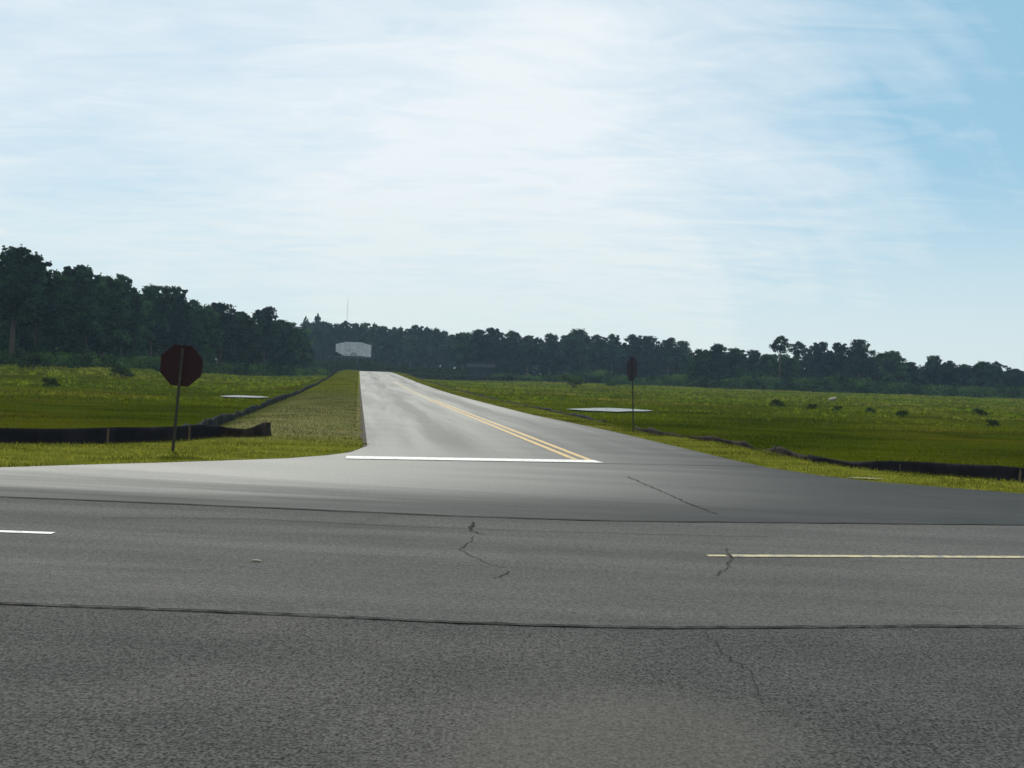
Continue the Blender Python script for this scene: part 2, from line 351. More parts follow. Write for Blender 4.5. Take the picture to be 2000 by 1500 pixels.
# ------------------------------------------------------------ ground
def axis(breaks):
    out = []
    for a, b, stp in breaks: out += list(np.arange(a, b, stp))
    return np.array(out + [breaks[-1][1]])
gx = axis([(-680, -200, 24), (-200, -60, 6), (-60, -20, 1.2), (-20, 22, .4), (22, 60, 1.2), (60, 200, 6), (200, 680, 24)])
gy = axis([(-60, 10, 7), (10, 34, .35), (34, 60, .8), (60, 110, 1.8), (110, 340, 5), (340, 690, 25)])
GX, GY = np.meshgrid(gx, gy); Z = height(GX, GY)
sS, tT = st(GX, GY); FLD = sst(-.6, .8, field_d(GX, GY))
V = np.stack([GX, GY, Z], -1).reshape(-1, 3); nx, ny = len(gx), len(gy)
I = np.arange(nx*ny).reshape(ny, nx)
faces = np.stack([I[:-1, :-1], I[:-1, 1:], I[1:, 1:], I[1:, :-1]], -1).reshape(-1, 4)
ground = new_mesh('ground', V.tolist(), faces.tolist(), M['ground'], smooth=True); tag(ground, kind='structure')
a = ground.data.attributes.new('field', 'FLOAT', 'POINT'); a.data.foreach_set('value', FLD.ravel().astype(np.float32))
def dry_amt(x, y):
    s, t = st(x, y); return np.where(t < 0.6, sst(21.5, 26, s)*sst(-5, -3.6, t)*(1-.65*sst(55, 90, s)), 0.0)
a = ground.data.attributes.new('dry', 'FLOAT', 'POINT'); a.data.foreach_set('value', dry_amt(GX, GY).ravel().astype(np.float32))

# ------------------------------------------------------------ roads
def strip(name, left, right, z, mt, n=80):
    """sheet between two polylines given as ground points of equal count"""
    v = []; f = []
    for p, q in zip(left, right): v += [(p[0], p[1], z), (q[0], q[1], z)]
    for i in range(len(left)-1): f.append((2*i, 2*i+1, 2*i+3, 2*i+2))
    o = new_mesh(name, v, f, mt); tag(o, kind='structure'); return o
def fan(name, pts, z, mt):
    me = bpy.data.meshes.new(name); me.from_pydata([(p[0], p[1], z) for p in pts], [], [tuple(range(len(pts)))]); me.materials.append(mt)
    o = bpy.data.objects.new(name, me); COL.objects.link(o); tag(o, kind='structure'); return o
def wob(pts, step, amp, seed):
    r = random.Random(seed); out = []
    for (x0, y0), (x1, y1) in zip(pts[:-1], pts[1:]):
        n = max(1, int(math.hypot(x1-x0, y1-y0)/step))
        for i in range(n): u = i/n; out.append((x0+(x1-x0)*u + r.uniform(-amp, amp), y0+(y1-y0)*u + r.uniform(-amp, amp)))
    return out + [pts[-1]]
joint = [G(x, y) for x, y in ((-300, 1170), (0, 1180), (300, 1191), (600, 1203), (900, 1218), (1100, 1224), (1300, 1228), (1500, 1227), (1800, 1224), (2000, 1226), (2300, 1232))]
jl = [(-60, joint[0][1]-2.6)] + joint + [(60, joint[-1][1]+3.0)]
strip('road_shoulder', [(p[0], -8) for p in jl], jl, 0.0, M['near'])
edge_px = [(0, 914), (150, 909), (300, 905), (450, 900), (560, 896), (640, 890), (685, 884), (708, 877), (717, 868)]
right_px = [(1300, 868), (1400, 892), (1500, 914), (1600, 929), (1700, 941), (1850, 953), (2000, 965)]
L_edge = [G(*p) for p in edge_px]; R_edge = [G(*p) for p in right_px]
main_far = [G(x, y) for x, y in ((-300, 950), (0, 970), (300, 982), (600, 995), (900, 1008), (1200, 1018), (1600, 1022), (2000, 1026), (2300, 1030))]
mf = [(-60, main_far[0][1]-3)] + main_far + [(60, main_far[-1][1]+3)]
xs = np.linspace(-60, 60, 121); jy = np.interp(xs, [p[0] for p in jl], [p[1] for p in jl]); my = np.interp(xs, [p[0] for p in mf], [p[1] for p in mf])
strip('main_road', list(zip(xs, jy-.02)), list(zip(xs, my)), 0.004, M['main'])
s0 = st(*L_edge[-1])[0]
tl = [(-60, L_edge[0][1]-1.9)] + L_edge
# far boundary of the apron, as one function of x
rb = R_edge + [(60, R_edge[-1][1]+6)]
bx = [p[0] for p in tl] + [p[0] for p in rb]; by = [p[1] for p in tl] + [p[1] for p in rb]
xs2 = np.unique(np.concatenate([np.linspace(-60, 60, 240), np.array(bx)]))
far_y = np.interp(xs2, bx, by); myy = np.interp(xs2, [p[0] for p in mf], [p[1] for p in mf])
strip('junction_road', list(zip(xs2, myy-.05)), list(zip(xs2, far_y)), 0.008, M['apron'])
# the side road itself
TL0 = st(*L_edge[-1])[1]
ss = np.concatenate([np.arange(st(*G(676, 895))[0], 60, 1.5), np.arange(60, 330, 5)])
def t_left(s): return TL0 - 0.0*s
tR0 = st(*R_edge[0])[1]
def t_right(s): return 7.25 + (tR0-7.25)*(1-sst(28, 44, s))
vv = []; ff = []
cols = 8
for s in ss:
    lo, hi = TL0, t_right(s)
    if s < s0: lo = TL0 + 0.0
    for k in range(cols+1):
        t_ = lo + (hi-lo)*k/cols; p = xy(s, t_); vv.append((p[0], p[1], float(road_h(s)) + 0.012))
for i in range(len(ss)-1):
    for k in range(cols): a0 = i*(cols+1)+k; ff.append((a0, a0+1, a0+cols+2, a0+cols+1))
# start the side road at the stop line (its first rows follow the junction)
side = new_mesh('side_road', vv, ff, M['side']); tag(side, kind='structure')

def side_line(name, t0, t1, s_a, s_b, mt, z=.016):
    v = []; f = []; S = np.arange(s_a, s_b, 3.0)
    for s in S:
        for t_ in (t0, t1): p = xy(s, t_); v.append((p[0], p[1], float(road_h(s))+z))
    for i in range(len(S)-1): f.append((2*i, 2*i+1, 2*i+3, 2*i+2))
    o = new_mesh(name, v, f, mt); tag(o, kind='structure'); return o
sb_l = G(676, 895); sb_r = G(1172, 903)
s_bar = st(*sb_l)[0]; tb0, tb1 = st(*sb_l)[1], st(*sb_r)[1]; s_barr = st(*sb_r)[0]
bar = []
for (s, t_) in ((s_bar-.28, tb0), (s_barr-.28, tb1), (s_barr+.28, tb1-.05), (s_bar+.28, tb0)): bar.append(xy(s, t_))
fan('stop_line', bar, .020, M['white'])
ty = st(*G(1133, 898))[1]
side_line('double_yellow_line', ty-.20, ty-.06, s_barr+.35, 62, M['yellow'])
side_line('double_yellow_line', ty+.08, ty+.22, s_barr+.35, 62, M['yellow'])
for a_, b_ in ((-.20, -.06), (.08, .22)): side_line('double_yellow_line', ty+a_, ty+b_, 59.5, 125, M['far_yellow'])
def line_px(name, p0, p1, w, mt, z=.010, ext=1.0):
    a0 = Vector(G(*p0)); b0 = Vector(G(*p1)); b0 = a0+(b0-a0)*ext; d = (b0-a0).normalized(); n_ = Vector((-d.y, d.x))*w/2
    return fan(name, [a0-n_, b0-n_, b0+n_, a0+n_], z, mt)
line_px('white_lane_dash', (-160, 1034), (104, 1043), .10, M['white'])
line_px('yellow_centre_line', (1382, 1087), (1418, 1087), .08, M['pale_yellow'])
line_px('yellow_centre_line', (1428, 1087), (2500, 1092), .11, M['pale_yellow'], ext=6)
def crack(name, pts, w, mt, seed, z, amp=.012, step=.12):
    P = wob(pts, step, amp, seed); r = random.Random(seed+50); v = []; f = []
    for i, p in enumerate(P):
        q = P[min(i+1, len(P)-1)]; o_ = P[max(i-1, 0)]; d = Vector((q[0]-o_[0], q[1]-o_[1])).normalized(); ww = w*r.uniform(.45, 1.3)/2
        v += [(p[0]-d.y*ww, p[1]+d.x*ww, z), (p[0]+d.y*ww, p[1]-d.x*ww, z)]
    for i in range(len(P)-1): f.append((2*i, 2*i+1, 2*i+3, 2*i+2))
    o = new_mesh(name, v, f, mt); tag(o, kind='structure'); return o
crack('pavement_seam', joint, .022, M['tar'], 1, .012, amp=.010, step=.07)
for i, (pp, w, mt, z) in enumerate([
    ([(1372, 1236), (1400, 1262), (1428, 1290), (1475, 1320), (1490, 1370)], .012, 'faint_tar', .008),
    ([(925, 1022), (918, 1038), (932, 1044), (945, 1044)], .05, 'faint_tar', .016),
    ([(930, 1048), (915, 1060), (895, 1076), (925, 1090), (950, 1100), (985, 1110)], .014, 'faint_tar', .010),
    ([(990, 1118), (975, 1128), (962, 1131)], .02, 'faint_tar', .010),
    ([(1420, 1074), (1428, 1090), (1422, 1110), (1400, 1126)], .018, 'faint_tar', .014),
    ([(1225, 932), (1290, 960), (1345, 985), (1400, 1006)], .03, 'faint_tar', .016)]):
    crack('road_crack', [G(*p) for p in pp], w*.6, M[mt], 20+i, z, amp=.022, step=.07)
crack('road_seam', [G(x, y) for x, y in ((-300, 950), (0, 972), (300, 984), (600, 997), (900, 1010), (1200, 1019), (1600, 1023), (2000, 1027), (2300, 1031))], .03, M['faint_tar'], 9, .016, amp=.02, step=.3)
crack('road_seam', [G(x, y) for x, y in ((200, 1012), (500, 1015), (800, 1030), (1100, 1040), (1500, 1050))], .012, M['faint_tar'], 10, .010, amp=.02, step=.3)
# bare soil along the pavement edges, painted dark for the edge step's shadow
eL = [xy(s, TL0-.12+.04*math.sin(s*1.7)) for s in np.arange(s0+.3, 110, .8)]; eR = [xy(s, TL0+.02) for s in np.arange(s0+.3, 110, .8)]
v = []; f = []
for s, p, q in zip(np.arange(s0+.3, 110, .8), eL, eR): v += [(p[0], p[1], float(road_h(s))+.004), (q[0], q[1], float(road_h(s))+.004)]
for i in range(len(eL)-1): f.append((2*i, 2*i+1, 2*i+3, 2*i+2))
tag(new_mesh('soil_shadow_edge', v, f, M['soil']), kind='structure')
crack('soil_shadow_edge', [(p[0], p[1]+.03) for p in tl[1:]], .13, M['soil'], 4, .004, amp=.04, step=.25)
for (cx, cy, rx, ry) in ((1690, 935, .30, .08), (1978, 932, .3, .3)):
    c = G(cx, cy); z = hz(*c)+.03
    fan('sand_patch', [(c[0]+rx*math.cos(a_)*(1+.25*math.sin(3*a_)), c[1]+ry*math.sin(a_)*(1+.2*math.cos(5*a_))) for a_ in np.linspace(0, 6.28, 22)[:-1]], z, M['sand'])
for p in ponds:
    pts = p['pts']; w = fan('pond', pts, WATER_Z, M['water'])
# far highway that crosses behind the end of the side road
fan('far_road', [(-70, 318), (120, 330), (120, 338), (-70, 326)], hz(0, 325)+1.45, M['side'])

# ------------------------------------------------------------ silt fences
def silt_fence(label, pts, ztop, mt, seed, sink, stake_gap=2.2, group='silt fences along the verges', lean=0.0, sag=.1, tops=None):
    r = random.Random(seed); P = [Vector((p[0], p[1])) for p in pts]
    def top_of(p, z0): return max(.12, float(road_h(st(p.x, p.y)[0])) + ztop - z0)
    L = [0]
    for a0, b0 in zip(P[:-1], P[1:]): L.append(L[-1]+(b0-a0).length)
    def pos(u):
        for i in range(len(P)-1):
            if u <= L[i+1] or i == len(P)-2: return P[i] + (P[i+1]-P[i])*((u-L[i])/(L[i+1]-L[i]))
    n = max(8, int(L[-1]/.28)); root = empty('silt_fence', (P[0].x, P[0].y, hz(P[0].x, P[0].y))); tag(root, label, 'silt fence', group)
    o = Vector(root.location); v = []; f = []; rows = 5; ph = [r.uniform(0, 6) for _ in range(4)]
    for i in range(n+1):
        u = L[-1]*i/n; p = pos(u); q = pos(min(u+.05, L[-1])) - pos(max(u-.05, 0)); q.normalize(); nn = Vector((-q.y, q.x))
        z0 = hz(p.x, p.y) - .06; h = top_of(p, z0); fr = (u % stake_gap)/stake_gap; sg = sag*(1-(2*fr-1)**2)*(.6+.4*math.sin(u*.7+ph[0]))
        hh = h*(1 + .06*math.sin(u*.9+ph[1])) - sg
        if tops: hh *= float(np.interp(u/L[-1], [a_ for a_, _ in tops], [b_ for _, b_ in tops]))
        for k in range(rows+1):
            w = k/rows; off = .035*math.sin(u*3.1+ph[2]+w*2)*math.sin(math.pi*w*.9) + lean*w*hh + .02*math.sin(u*7+ph[3])
            v.append((p.x+nn.x*off-o.x, p.y+nn.y*off-o.y, z0+w*(hh+.06)-o.z))
    m_ = rows+1
    for i in range(n):
        for k in range(rows): a0 = i*m_+k; f.append((a0, a0+1, a0+m_+1, a0+m_))
    ob = new_mesh('fabric_sheet', v, f, mt, root, True)
    sd = ob.modifiers.new('thick', 'SOLIDIFY'); sd.thickness = .006
    k = 0; u = .05
    while u < L[-1] and k < 95:
        p = pos(u); z0 = hz(p.x, p.y); h = top_of(p, z0); hh = h*(float(np.interp(u/L[-1], [a_ for a_, _ in tops], [b_ for _, b_ in tops])) if tops else 1)
        MB().box((p.x-o.x, p.y-o.y+.03, z0-o.z+hh*.5), (.018, .018, hh*.5+.05), Matrix.Rotation(r.uniform(-.05, .05), 3, 'Y')).build('stake', M['wood'], root)
        u += stake_gap*r.uniform(.9, 1.1); k += 1
    return root
silt_fence('long low black silt fence behind the leaning maroon-backed sign', fa[:-1] , .22, M['fabric'], 1, .3, sag=.03)
silt_fence('muddy brown collapsed end piece of the left silt fence, lying on the grass slope', [fa[-2], G(485, 853), G(530, 850)], .24, M['fabric_brown'], 8, .3, 1.2, sag=.06, tops=[(0, .8), (.4, .75), (.6, 1), (1, 1.1)])
fb = [xy(s, TB+.15*math.sin(s*.2)) for s in [23.0] + list(range(26, 236, 6))]
silt_fence('grey silt fence running along the left side of the side road', fb, .07, M['fabric_grey'], 2, .3, 3.0)
fc = [xy(s, TC+.15*math.sin(s*.17)) for s in list(range(236, 34, -6))]
silt_fence('low grey silt fence along the right side of the side road past the pond', fc, -.02, M['fabric_grey'], 3, .3, 3.0)
silt_fence('crumpled brown muddy silt fence curving round the right corner', [xy(33.5, TC)] + [(p[0], p[1]) for p in fd[0:4]], .12, M['fabric_brown'], 4, .3, 2.2, sag=.16, tops=[(0, .7), (.2, .85), (.38, .6), (.5, .8), (.62, 1.1), (.72, .7), (.9, 1.15), (1, .75)])
silt_fence('black silt fence on the right verge beyond the junction, running out of the photo', [(p[0], p[1]) for p in fd[3:]], .15, M['fabric'], 5, .3, sag=.03, tops=[(0, .75), (.12, .62), (.2, .85), (.4, 1), (1, 1)])

# ------------------------------------------------------------ signs
def octa(r): return [(r*math.cos(R(22.5+45*i)), r*math.sin(R(22.5+45*i))) for i in range(8)]
def road_sign(loc, rz, lean, hc, label, back):
    root = empty('road_sign', loc, rz); root.rotation_euler = (0, lean, rz); tag(root, label, 'sign', 'octagonal signs at the junction')
    rr = .381/math.cos(R(22.5))
    MB().prism([(x, z+hc) for x, z in octa(rr)], -.002, .002).build('sign_panel', M[back], root)
    MB().prism([(x, z+hc) for x, z in octa(rr*.985)], .003, .005).build('sign_face', M['sign_face'], root)
    p = MB(); p.box((0, -.022, (hc+.33)/2-.1), (.026, .004, (hc+.33)/2+.1)); p.box((-.022, -.012, (hc+.33)/2-.1), (.004, .008, (hc+.33)/2+.1)); p.box((.022, -.012, (hc+.33)/2-.1), (.004, .008, (hc+.33)/2+.1))
    p.build('post', M['post'], root)
    for z in (-.25, .25): MB().tube((0, -.034, hc+z), (0, -.026, hc+z), .011, .011, 6).build('bolt', M['steel'], root)
    return root
def sign_at(base_px, top_px, rz, label, back='sign_back'):
    x, y = G(*base_px); z = hz(x, y); d = ray(*top_px); k = y/d[1]; zt = CAM_H + d[2]*k; xt = d[0]*k
    lean = math.atan2(xt-x, zt-z); hc = math.hypot(xt-x, zt-z)
    return road_sign((x, y, z), rz, lean, hc, label, back)
sign_at((338, 879), (354, 714), R(4), 'dark maroon back of an octagonal sign on a leaning thin post, on the left verge')
sign_at((1236, 843), (1227, 720), R(58), 'dark octagonal sign turned almost edge-on, on a thin post on the right verge', 'sign_faded')

# ------------------------------------------------------------ billboard, mast, shed
def billboard():
    D = 392; c = at_range(690, 695, D); z0 = hz(c.x, c.y); root = empty('billboard', (c.x, c.y, z0)); tag(root, 'pale grey billboard with slanted wings before the far trees at the road end', 'billboard')
    k = D/F; b = c.z - z0 - .25
    # outline follows the board: a high centre panel between two wings
    MB().prism([(-18*k, b+1*k), (18*k, b+1*k), (18*k, b+28*k), (-18*k, b+28*k)], 0, .5).build('centre_panel', M['board'], root)
    w1 = MB(); w1.prism([(-34.5*k, b+9*k), (-18.2*k, b+1*k), (-18.2*k, b+27*k), (-34.5*k, b+23*k)], -.25, .25); w1.build('side_panel', M['board'], root)
    w2 = MB(); w2.prism([(18.2*k, b+1*k), (34.5*k, b+0*k), (34.5*k, b+23*k), (18.2*k, b+27*k)], -.25, .25); w2.build('side_panel', M['board'], root)
    MB().prism([(-7*k, b+1.5*k), (9*k, b+1.5*k), (6*k, b+8*k), (-4*k, b+8*k)], -.06, -.005).build('dark_panel', M['board_mid'], root)
    MB().box((0, .2, b-.25), (34*k, .5, .2)).build('catwalk', M['board_dk'], root)
    for x in (-24, -8, 8, 24): MB().tube((x*k, .7, -.5), (x*k, .7, b+20*k), .22, .2, 8).build('leg', M['board_dk'], root)
billboard()
def mast(px, top, D, label, w=.30):
    c = at_range(px, top, D); z0 = hz(c.x, c.y); root = empty('radio_mast', (c.x, c.y, z0)); tag(root, label, 'mast'); h = c.z-z0
    m_ = MB()
    pts = [(w*math.cos(a_), w*math.sin(a_)) for a_ in (R(90), R(210), R(330))]
    for x, y in pts: m_.tube((x, y, 0), (x, y, h*.93),   .035, .03, 5)
    z = 0; i = 0
    while z < h*.92:
        for j in range(3): a_, b_ = pts[j], pts[(j+1) % 3]; m_.tube((*a_, z), (*b_, z+1.2), .018, .018, 4)
        z += 1.2
    m_.build('lattice', M['mast'], root)
    MB().tube((0, 0, h*.92), (0, 0, h), .07, .03, 6).build('antenna', M['mast'], root)
mast(680, 578, 560, 'faint thin lattice mast rising above the far wood over the billboard')
def shed():
    D = 335; a0 = at_range(912, 722, D); b0 = at_range(966, 724, D); t0 = at_range(908, 711, D); z0 = hz(a0.x, a0.y)
    root = empty('shed', ((a0.x+b0.x)/2, D, z0)); tag(root, 'long low dark shed with a pale roof before the far trees right of the road', 'shed')
    hw = (b0.x-a0.x)/2; h = t0.z-z0
    MB().box((0, 2, h*.42), (hw, 2, h*.42)).build('wall', M['darkwall'], root)
    m_ = MB(); m_.v = [(-hw-.3, -.5, h*.84+.02), (hw+.3, -.5, h*.84+.02), (hw+.3, 4.5, h*.84+.02), (-hw-.3, 4.5, h*.84+.02), (-hw-.3, 2, h*1.05), (hw+.3, 2, h*1.05)]
    m_.f = [(0, 1, 5, 4), (3, 4, 5, 2), (0, 4, 3), (1, 2, 5), (0, 3, 2, 1)]; m_.build('roof', M['darkwall'], root)
    for i in range(4): MB().box((-hw+hw*2*(i+.5)/4, -.03, h*.4), (hw*.13, .02, h*.28)).build('door', M['darkwall'], root)
shed()

# ------------------------------------------------------------ leaf clusters
def leaves(centres, radii, n_each, size, flat=.75, seed=0):
    """leaf-clump quads spread through ellipsoids (more near their shells)"""
    r = np.random.default_rng(seed); C = []; T = []
    for c, rad, n in zip(centres, radii, n_each):
        d = r.normal(size=(n, 3)); d /= np.linalg.norm(d, axis=1)[:, None]; q = r.uniform(.15, 1.0, n)**.6*np.where(r.uniform(0, 1, n) < .15, 1.4, 1.0)
        C.append(np.array(c) + d*q[:, None]*np.array([rad, rad, rad*flat])); T.append(np.clip(.5+.25*r.normal()+r.normal(size=n)*.18, 0, 1))
    C = np.concatenate(C); T = np.concatenate(T); n = len(C)
    a_ = r.normal(size=(n, 3)); a_ /= np.linalg.norm(a_, axis=1)[:, None]; b_ = r.normal(size=(n, 3)); b_ -= (a_*b_).sum(1)[:, None]*a_; b_ /= np.linalg.norm(b_, axis=1)[:, None]
    sz = size*r.uniform(.5, 1.3, n)[:, None]/2
    Vq = np.stack([C+a_*sz, C+b_*sz*.75, C-a_*sz, C-b_*sz*.75], 1).reshape(-1, 3)
    return Vq, T
def make_tree(kind, seed, name):
    """unit tree scaled later: heights in metres for a 16 m tree"""
    r = random.Random(seed); H = 16.0; root = empty(name)
    tr = MB(); cx, cy = r.uniform(-.3, .3), r.uniform(-.3, .3)
    top = H*(.93 if kind != 'broad' else .8)
    ks = [(0, 0, -1.5), (cx*.4, cy*.4, H*.3), (cx, cy, H*.6), (cx*1.3, cy*1.2, top)]
    rad = [.32, .24, .17, .04]
    for (p, q, r0, r1) in zip(ks[:-1], ks[1:], rad[:-1], rad[1:]): tr.tube(p, q, r0, r1, 7)
    cs = []; rs = []
    lo = {'pine': .38, 'broad': .18, 'umbrella': .70}[kind]
    nb = {'pine': 34, 'broad': 38, 'umbrella': 14}[kind]
    for i in range(nb):
        w = (i+.5)/nb; z = H*(lo + (0.96-lo)*w)
        if kind == 'pine': reach = (.9 + 2.5*math.sin(math.pi*min(1, (w*.85+.12)))**.8)*r.uniform(.55, 1.1)
        elif kind == 'broad': reach = (1.0+3.2*math.sin(math.pi*(w*.80+.12))**.7)*r.uniform(.5, 1.1)
        else: reach = (2.9*math.sin(math.pi*(w*.75+.2)))*r.uniform(.4, 1.15)
        a_ = i*2.4+r.uniform(-.5, .5); u = min(1, z/top)
        bx_, by_ = cx*1.2*u, cy*1.2*u; e = (bx_+reach*math.cos(a_), by_+reach*math.sin(a_), z)
        tr.tube((bx_, by_, max(1, z-1.2-reach*.2)), e, .08, .025, 4)
        cr = {'pine': r.uniform(.7, 1.5), 'broad': r.uniform(.9, 1.8), 'umbrella': r.uniform(.75, 1.2)}[kind]*(1.1-.45*w)
        cs.append(e); rs.append(cr)
        if kind != 'umbrella' and i % 2: cs.append((bx_+r.uniform(-.5, .5), by_+r.uniform(-.5, .5), z)); rs.append(cr*1.15)
        if reach > 1.6: cs.append((bx_+reach*.5*math.cos(a_+.3), by_+reach*.5*math.sin(a_+.3), z+r.uniform(-.3, .5))); rs.append(cr*.85)
    n_each = [int(120*q*q)+30 for q in rs]
    Vq, T = leaves(cs, rs, n_each, .46 if kind != 'broad' else .5, .72, seed)
    tr.build('trunk', M['bark'], root)
    np_mesh('crown', Vq, 4, M['broad'] if kind == 'broad' else M['pine'], root, T)
    return root
protos = {('pine', i): make_tree('pine', 10+i, 'pine_tree') for i in range(5)}
protos.update({('broad', i): make_tree('broad', 30+i, 'broadleaf_tree') for i in range(4)})
protos[('umbrella', 0)] = make_tree('umbrella', 50, 'pine_tree'); protos[('umbrella', 1)] = make_tree('umbrella', 51, 'pine_tree')
used = set()
def tree(kind, px, top, D, label, group, wide=1.0):
    r = random.Random(int(px*7+top)); i = r.randrange({'pine': 5, 'broad': 4, 'umbrella': 2}[kind]); key = (kind, i)
    c = at_range(px, top, D); z0 = hz(c.x, c.y); h = c.z-z0; s = h/15.6
    src = protos[key]
    if key not in used: used.add(key); o = src
    else: o = copy_tree(src)
    o.location = (c.x, c.y, z0); wz = s**.5*wide*r.uniform(.9, 1.12); o.scale = (wz, wz, s); o.rotation_euler = (0, 0, r.uniform(0, 6.28))
    tag(o, label, 'tree', group); return o
ORD = ['first', 'second', 'third', 'fourth', 'fifth', 'sixth', 'seventh', 'eighth', 'ninth', 'tenth', 'eleventh', 'twelfth', 'thirteenth', 'fourteenth', 'fifteenth', 'sixteenth', 'seventeenth', 'eighteenth', 'nineteenth', 'twentieth']
# skyline trees read off the photograph: x, top, range, kind, width
left = [(28, 484, 150, 'pine', 1.25), (76, 503, 158, 'pine', 1.1), (118, 545, 160, 'broad', 1), (146, 520, 170, 'pine', 1.05), (172, 532, 176, 'pine', .8), (203, 543, 180, 'broad', 1.1), (240, 539, 186, 'pine', .8),
        (262, 574, 190, 'broad', 1), (298, 559, 198, 'pine', 1.05), (342, 561, 205, 'pine', 1.1), (372, 587, 212, 'pine', .9), (402, 600, 220, 'broad', .8), (433, 592, 226, 'pine', 1.15), (474, 612, 238, 'broad', 1.1), (518, 601, 246, 'pine', 1.3), (552, 628, 262, 'broad', 1.1), (580, 640, 285, 'broad', 1.1)]
left_lab = ['tallest dark pine at the left edge of the photo', 'tall dark pine just right of the tallest one at the left edge', 'lower bushy tree in the dip beside the two tallest left pines', 'open-crowned pine right of the first dip in the left wood', 'slim pine close against the open-crowned pine of the left wood',
            'rounded tree topping the left wood midway between two pines', 'narrow pine standing alone above the left wood, left of the sign', 'low tree in the dip right of the narrow pine', 'broad pine above the left wood, up left of the maroon-backed sign', 'tall clump-topped pine right above the maroon-backed sign',
            'pine sloping down just right above the maroon-backed sign', 'small tree in the notch left of the round-headed pine', 'round-headed pine near the right end of the left wood', 'low broad tree between the last two pines of the left wood', 'last big pine at the right end of the left wood', 'leafy tree at the foot of the last big left pine', 'small tree where the left wood meets the far wood']
for (px, top, D, k, w), lb in zip(left, left_lab): tree(k, px, top, D, lb, 'trees of the left wood', w)
r_ = random.Random(3)
px = 598
prof = [(590, 630), (640, 631), (680, 629), (720, 634), (760, 637), (800, 640), (820, 637), (850, 643), (880, 650)]
while px < 885:
    tp = float(np.interp(px, [a for a, _ in prof], [b for _, b in prof])) + r_.uniform(-2, 4)
    tree('pine', px, tp, r_.uniform(425, 450), 'hazy blue pine in the even far wood behind the billboard', 'hazy pines of the far wood behind the billboard', 1.0); px += r_.uniform(13, 20)
for px, tp in ((597, 616), (621, 611)):
    o = tree('umbrella', px, tp+2, 470, 'slender far pine tip poking above the hazy wood, ' + ('close left of the mast' if px > 600 else 'beside the left wood'), 'pine tips above the far wood', .5)
mid = [(905, 650), (935, 644), (966, 642), (1000, 649), (1032, 656), (1075, 653), (1108, 655), (1132, 646), (1166, 655), (1198, 654), (1240, 655), (1270, 658), (1306, 661), (1332, 666)]
for i, (px, tp) in enumerate(mid):
    lb = f'{ORD[i]} pine rightward from the long shed in the middle wood'
    if i == 7: lb = 'pointed pine that rises highest midway along the middle wood'
    if i == 13: lb = 'last pine of the middle wood, beside the notch in the skyline'
    tree('pine' if i % 4 != 3 else 'broad', px, tp, 360+8*((i*5) % 4), lb, 'trees of the middle wood', 1.15)
right = [(1368, 684, 'broad', 'low round tree just right of the skyline notch'), (1402, 674, 'broad', 'broad dark tree second right of the skyline notch'), (1434, 682, 'broad', 'low leafy tree between the broad tree and the umbrella pine'), (1470, 685, 'broad', 'leafy tree directly left of the umbrella pine'),
         (1500, 694, 'broad', 'low tree filling under the umbrella pine'), (1526, 656, 'umbrella', 'umbrella-crowned pine with sky showing beneath its crown'), (1560, 667, 'umbrella', 'small open-crowned pine just right of the umbrella pine'), (1546, 700, 'broad', 'low tree under the gap between the umbrella pine and its small neighbour'),
         (1600, 669, 'pine', 'dense pine right of the two open-crowned pines'), (1642, 671, 'pine', 'flat-topped pine left of the big round pine'), (1680, 663, 'pine', 'big round dark pine at the crest of the right wood'), (1724, 692, 'broad', 'pale leafy tree just right of the big round pine'), (1746, 688, 'broad', 'twin pale tree on the shoulder right of the big round pine'),
         (1776, 709, 'broad', 'low tree in the saddle of the right wood'), (1822, 695, 'pine', 'round pine right of the saddle in the right wood'), (1852, 705, 'pine', 'small pine leaning on the round pine beyond the saddle'), (1885, 712, 'pine', 'little pointed pine near the right edge'), (1920, 708, 'broad', 'pale tree third from the right edge'), (1946, 706, 'umbrella', 'thin open tree second from the right edge'), (1984, 722, 'broad', 'dark tree cut by the right edge of the photo')]
for i, (px, tp, k, lb) in enumerate(right): tree(k, px, tp, 300+6*((i*3) % 5), lb, 'trees of the right wood', 1.1 if k != 'umbrella' else .95)
for k_, o in protos.items():
    if k_ not in used:
        for ch in [q for q in bpy.data.objects if q.parent == o]: bpy.data.objects.remove(ch)
        bpy.data.objects.remove(o)

# dense far-off wood behind and below the skyline trees: one mass each
def wood_mass(name, pts, seed, mt, depth, leaf, dens=13, low=0.0):
    """pts: (px, top, range); lumps of leaf clumps from the ground up to the top line"""
    r = np.random.default_rng(seed); cs = []; rs = []; xs_ = [p[0] for p in pts]; px = xs_[0]
    while px < xs_[-1]:
        tp = np.interp(px, xs_, [p[1] for p in pts]); D0 = np.interp(px, xs_, [p[2] for p in pts])
        for _ in range(3):
            D = D0 + r.uniform(0, depth); c = at_range(px, tp, D); z0 = hz(c.x, c.y); H = max(1.5, (c.z - z0)*r.uniform(.80, 1.0)); n_ = max(2, int(H/1.25))
            for q_ in range(n_):
                z = (q_+r.uniform(0, 1))/n_*H; rad = r.uniform(.9, 1.9)*(1 if z < H*.75 else .75)
                if z > H-rad*.7: z = H-rad*.7
                cs.append((c.x+r.normal()*1.5, c.y+r.normal()*2.0, z0+max(z, .3))); rs.append(rad)
        px += 2.6*F/D0/2.0
    Vq, T = leaves(cs, rs, [int(dens*q*q/(leaf*leaf))+6 for q in rs], leaf, .85, seed)
    return tag(np_mesh(name, Vq, 4, mt, None, T), kind='stuff')
w = wood_mass('woodland', [(-450, 500, 160), (-60, 520, 165), (30, 512, 165), (120, 552, 176), (240, 564, 195), (340, 582, 212), (430, 608, 234), (520, 622, 258), (600, 640, 300)], 1, M['broad'], 12, .7); tag(w, 'dense dark foliage of the left wood below its skyline', 'woodland')
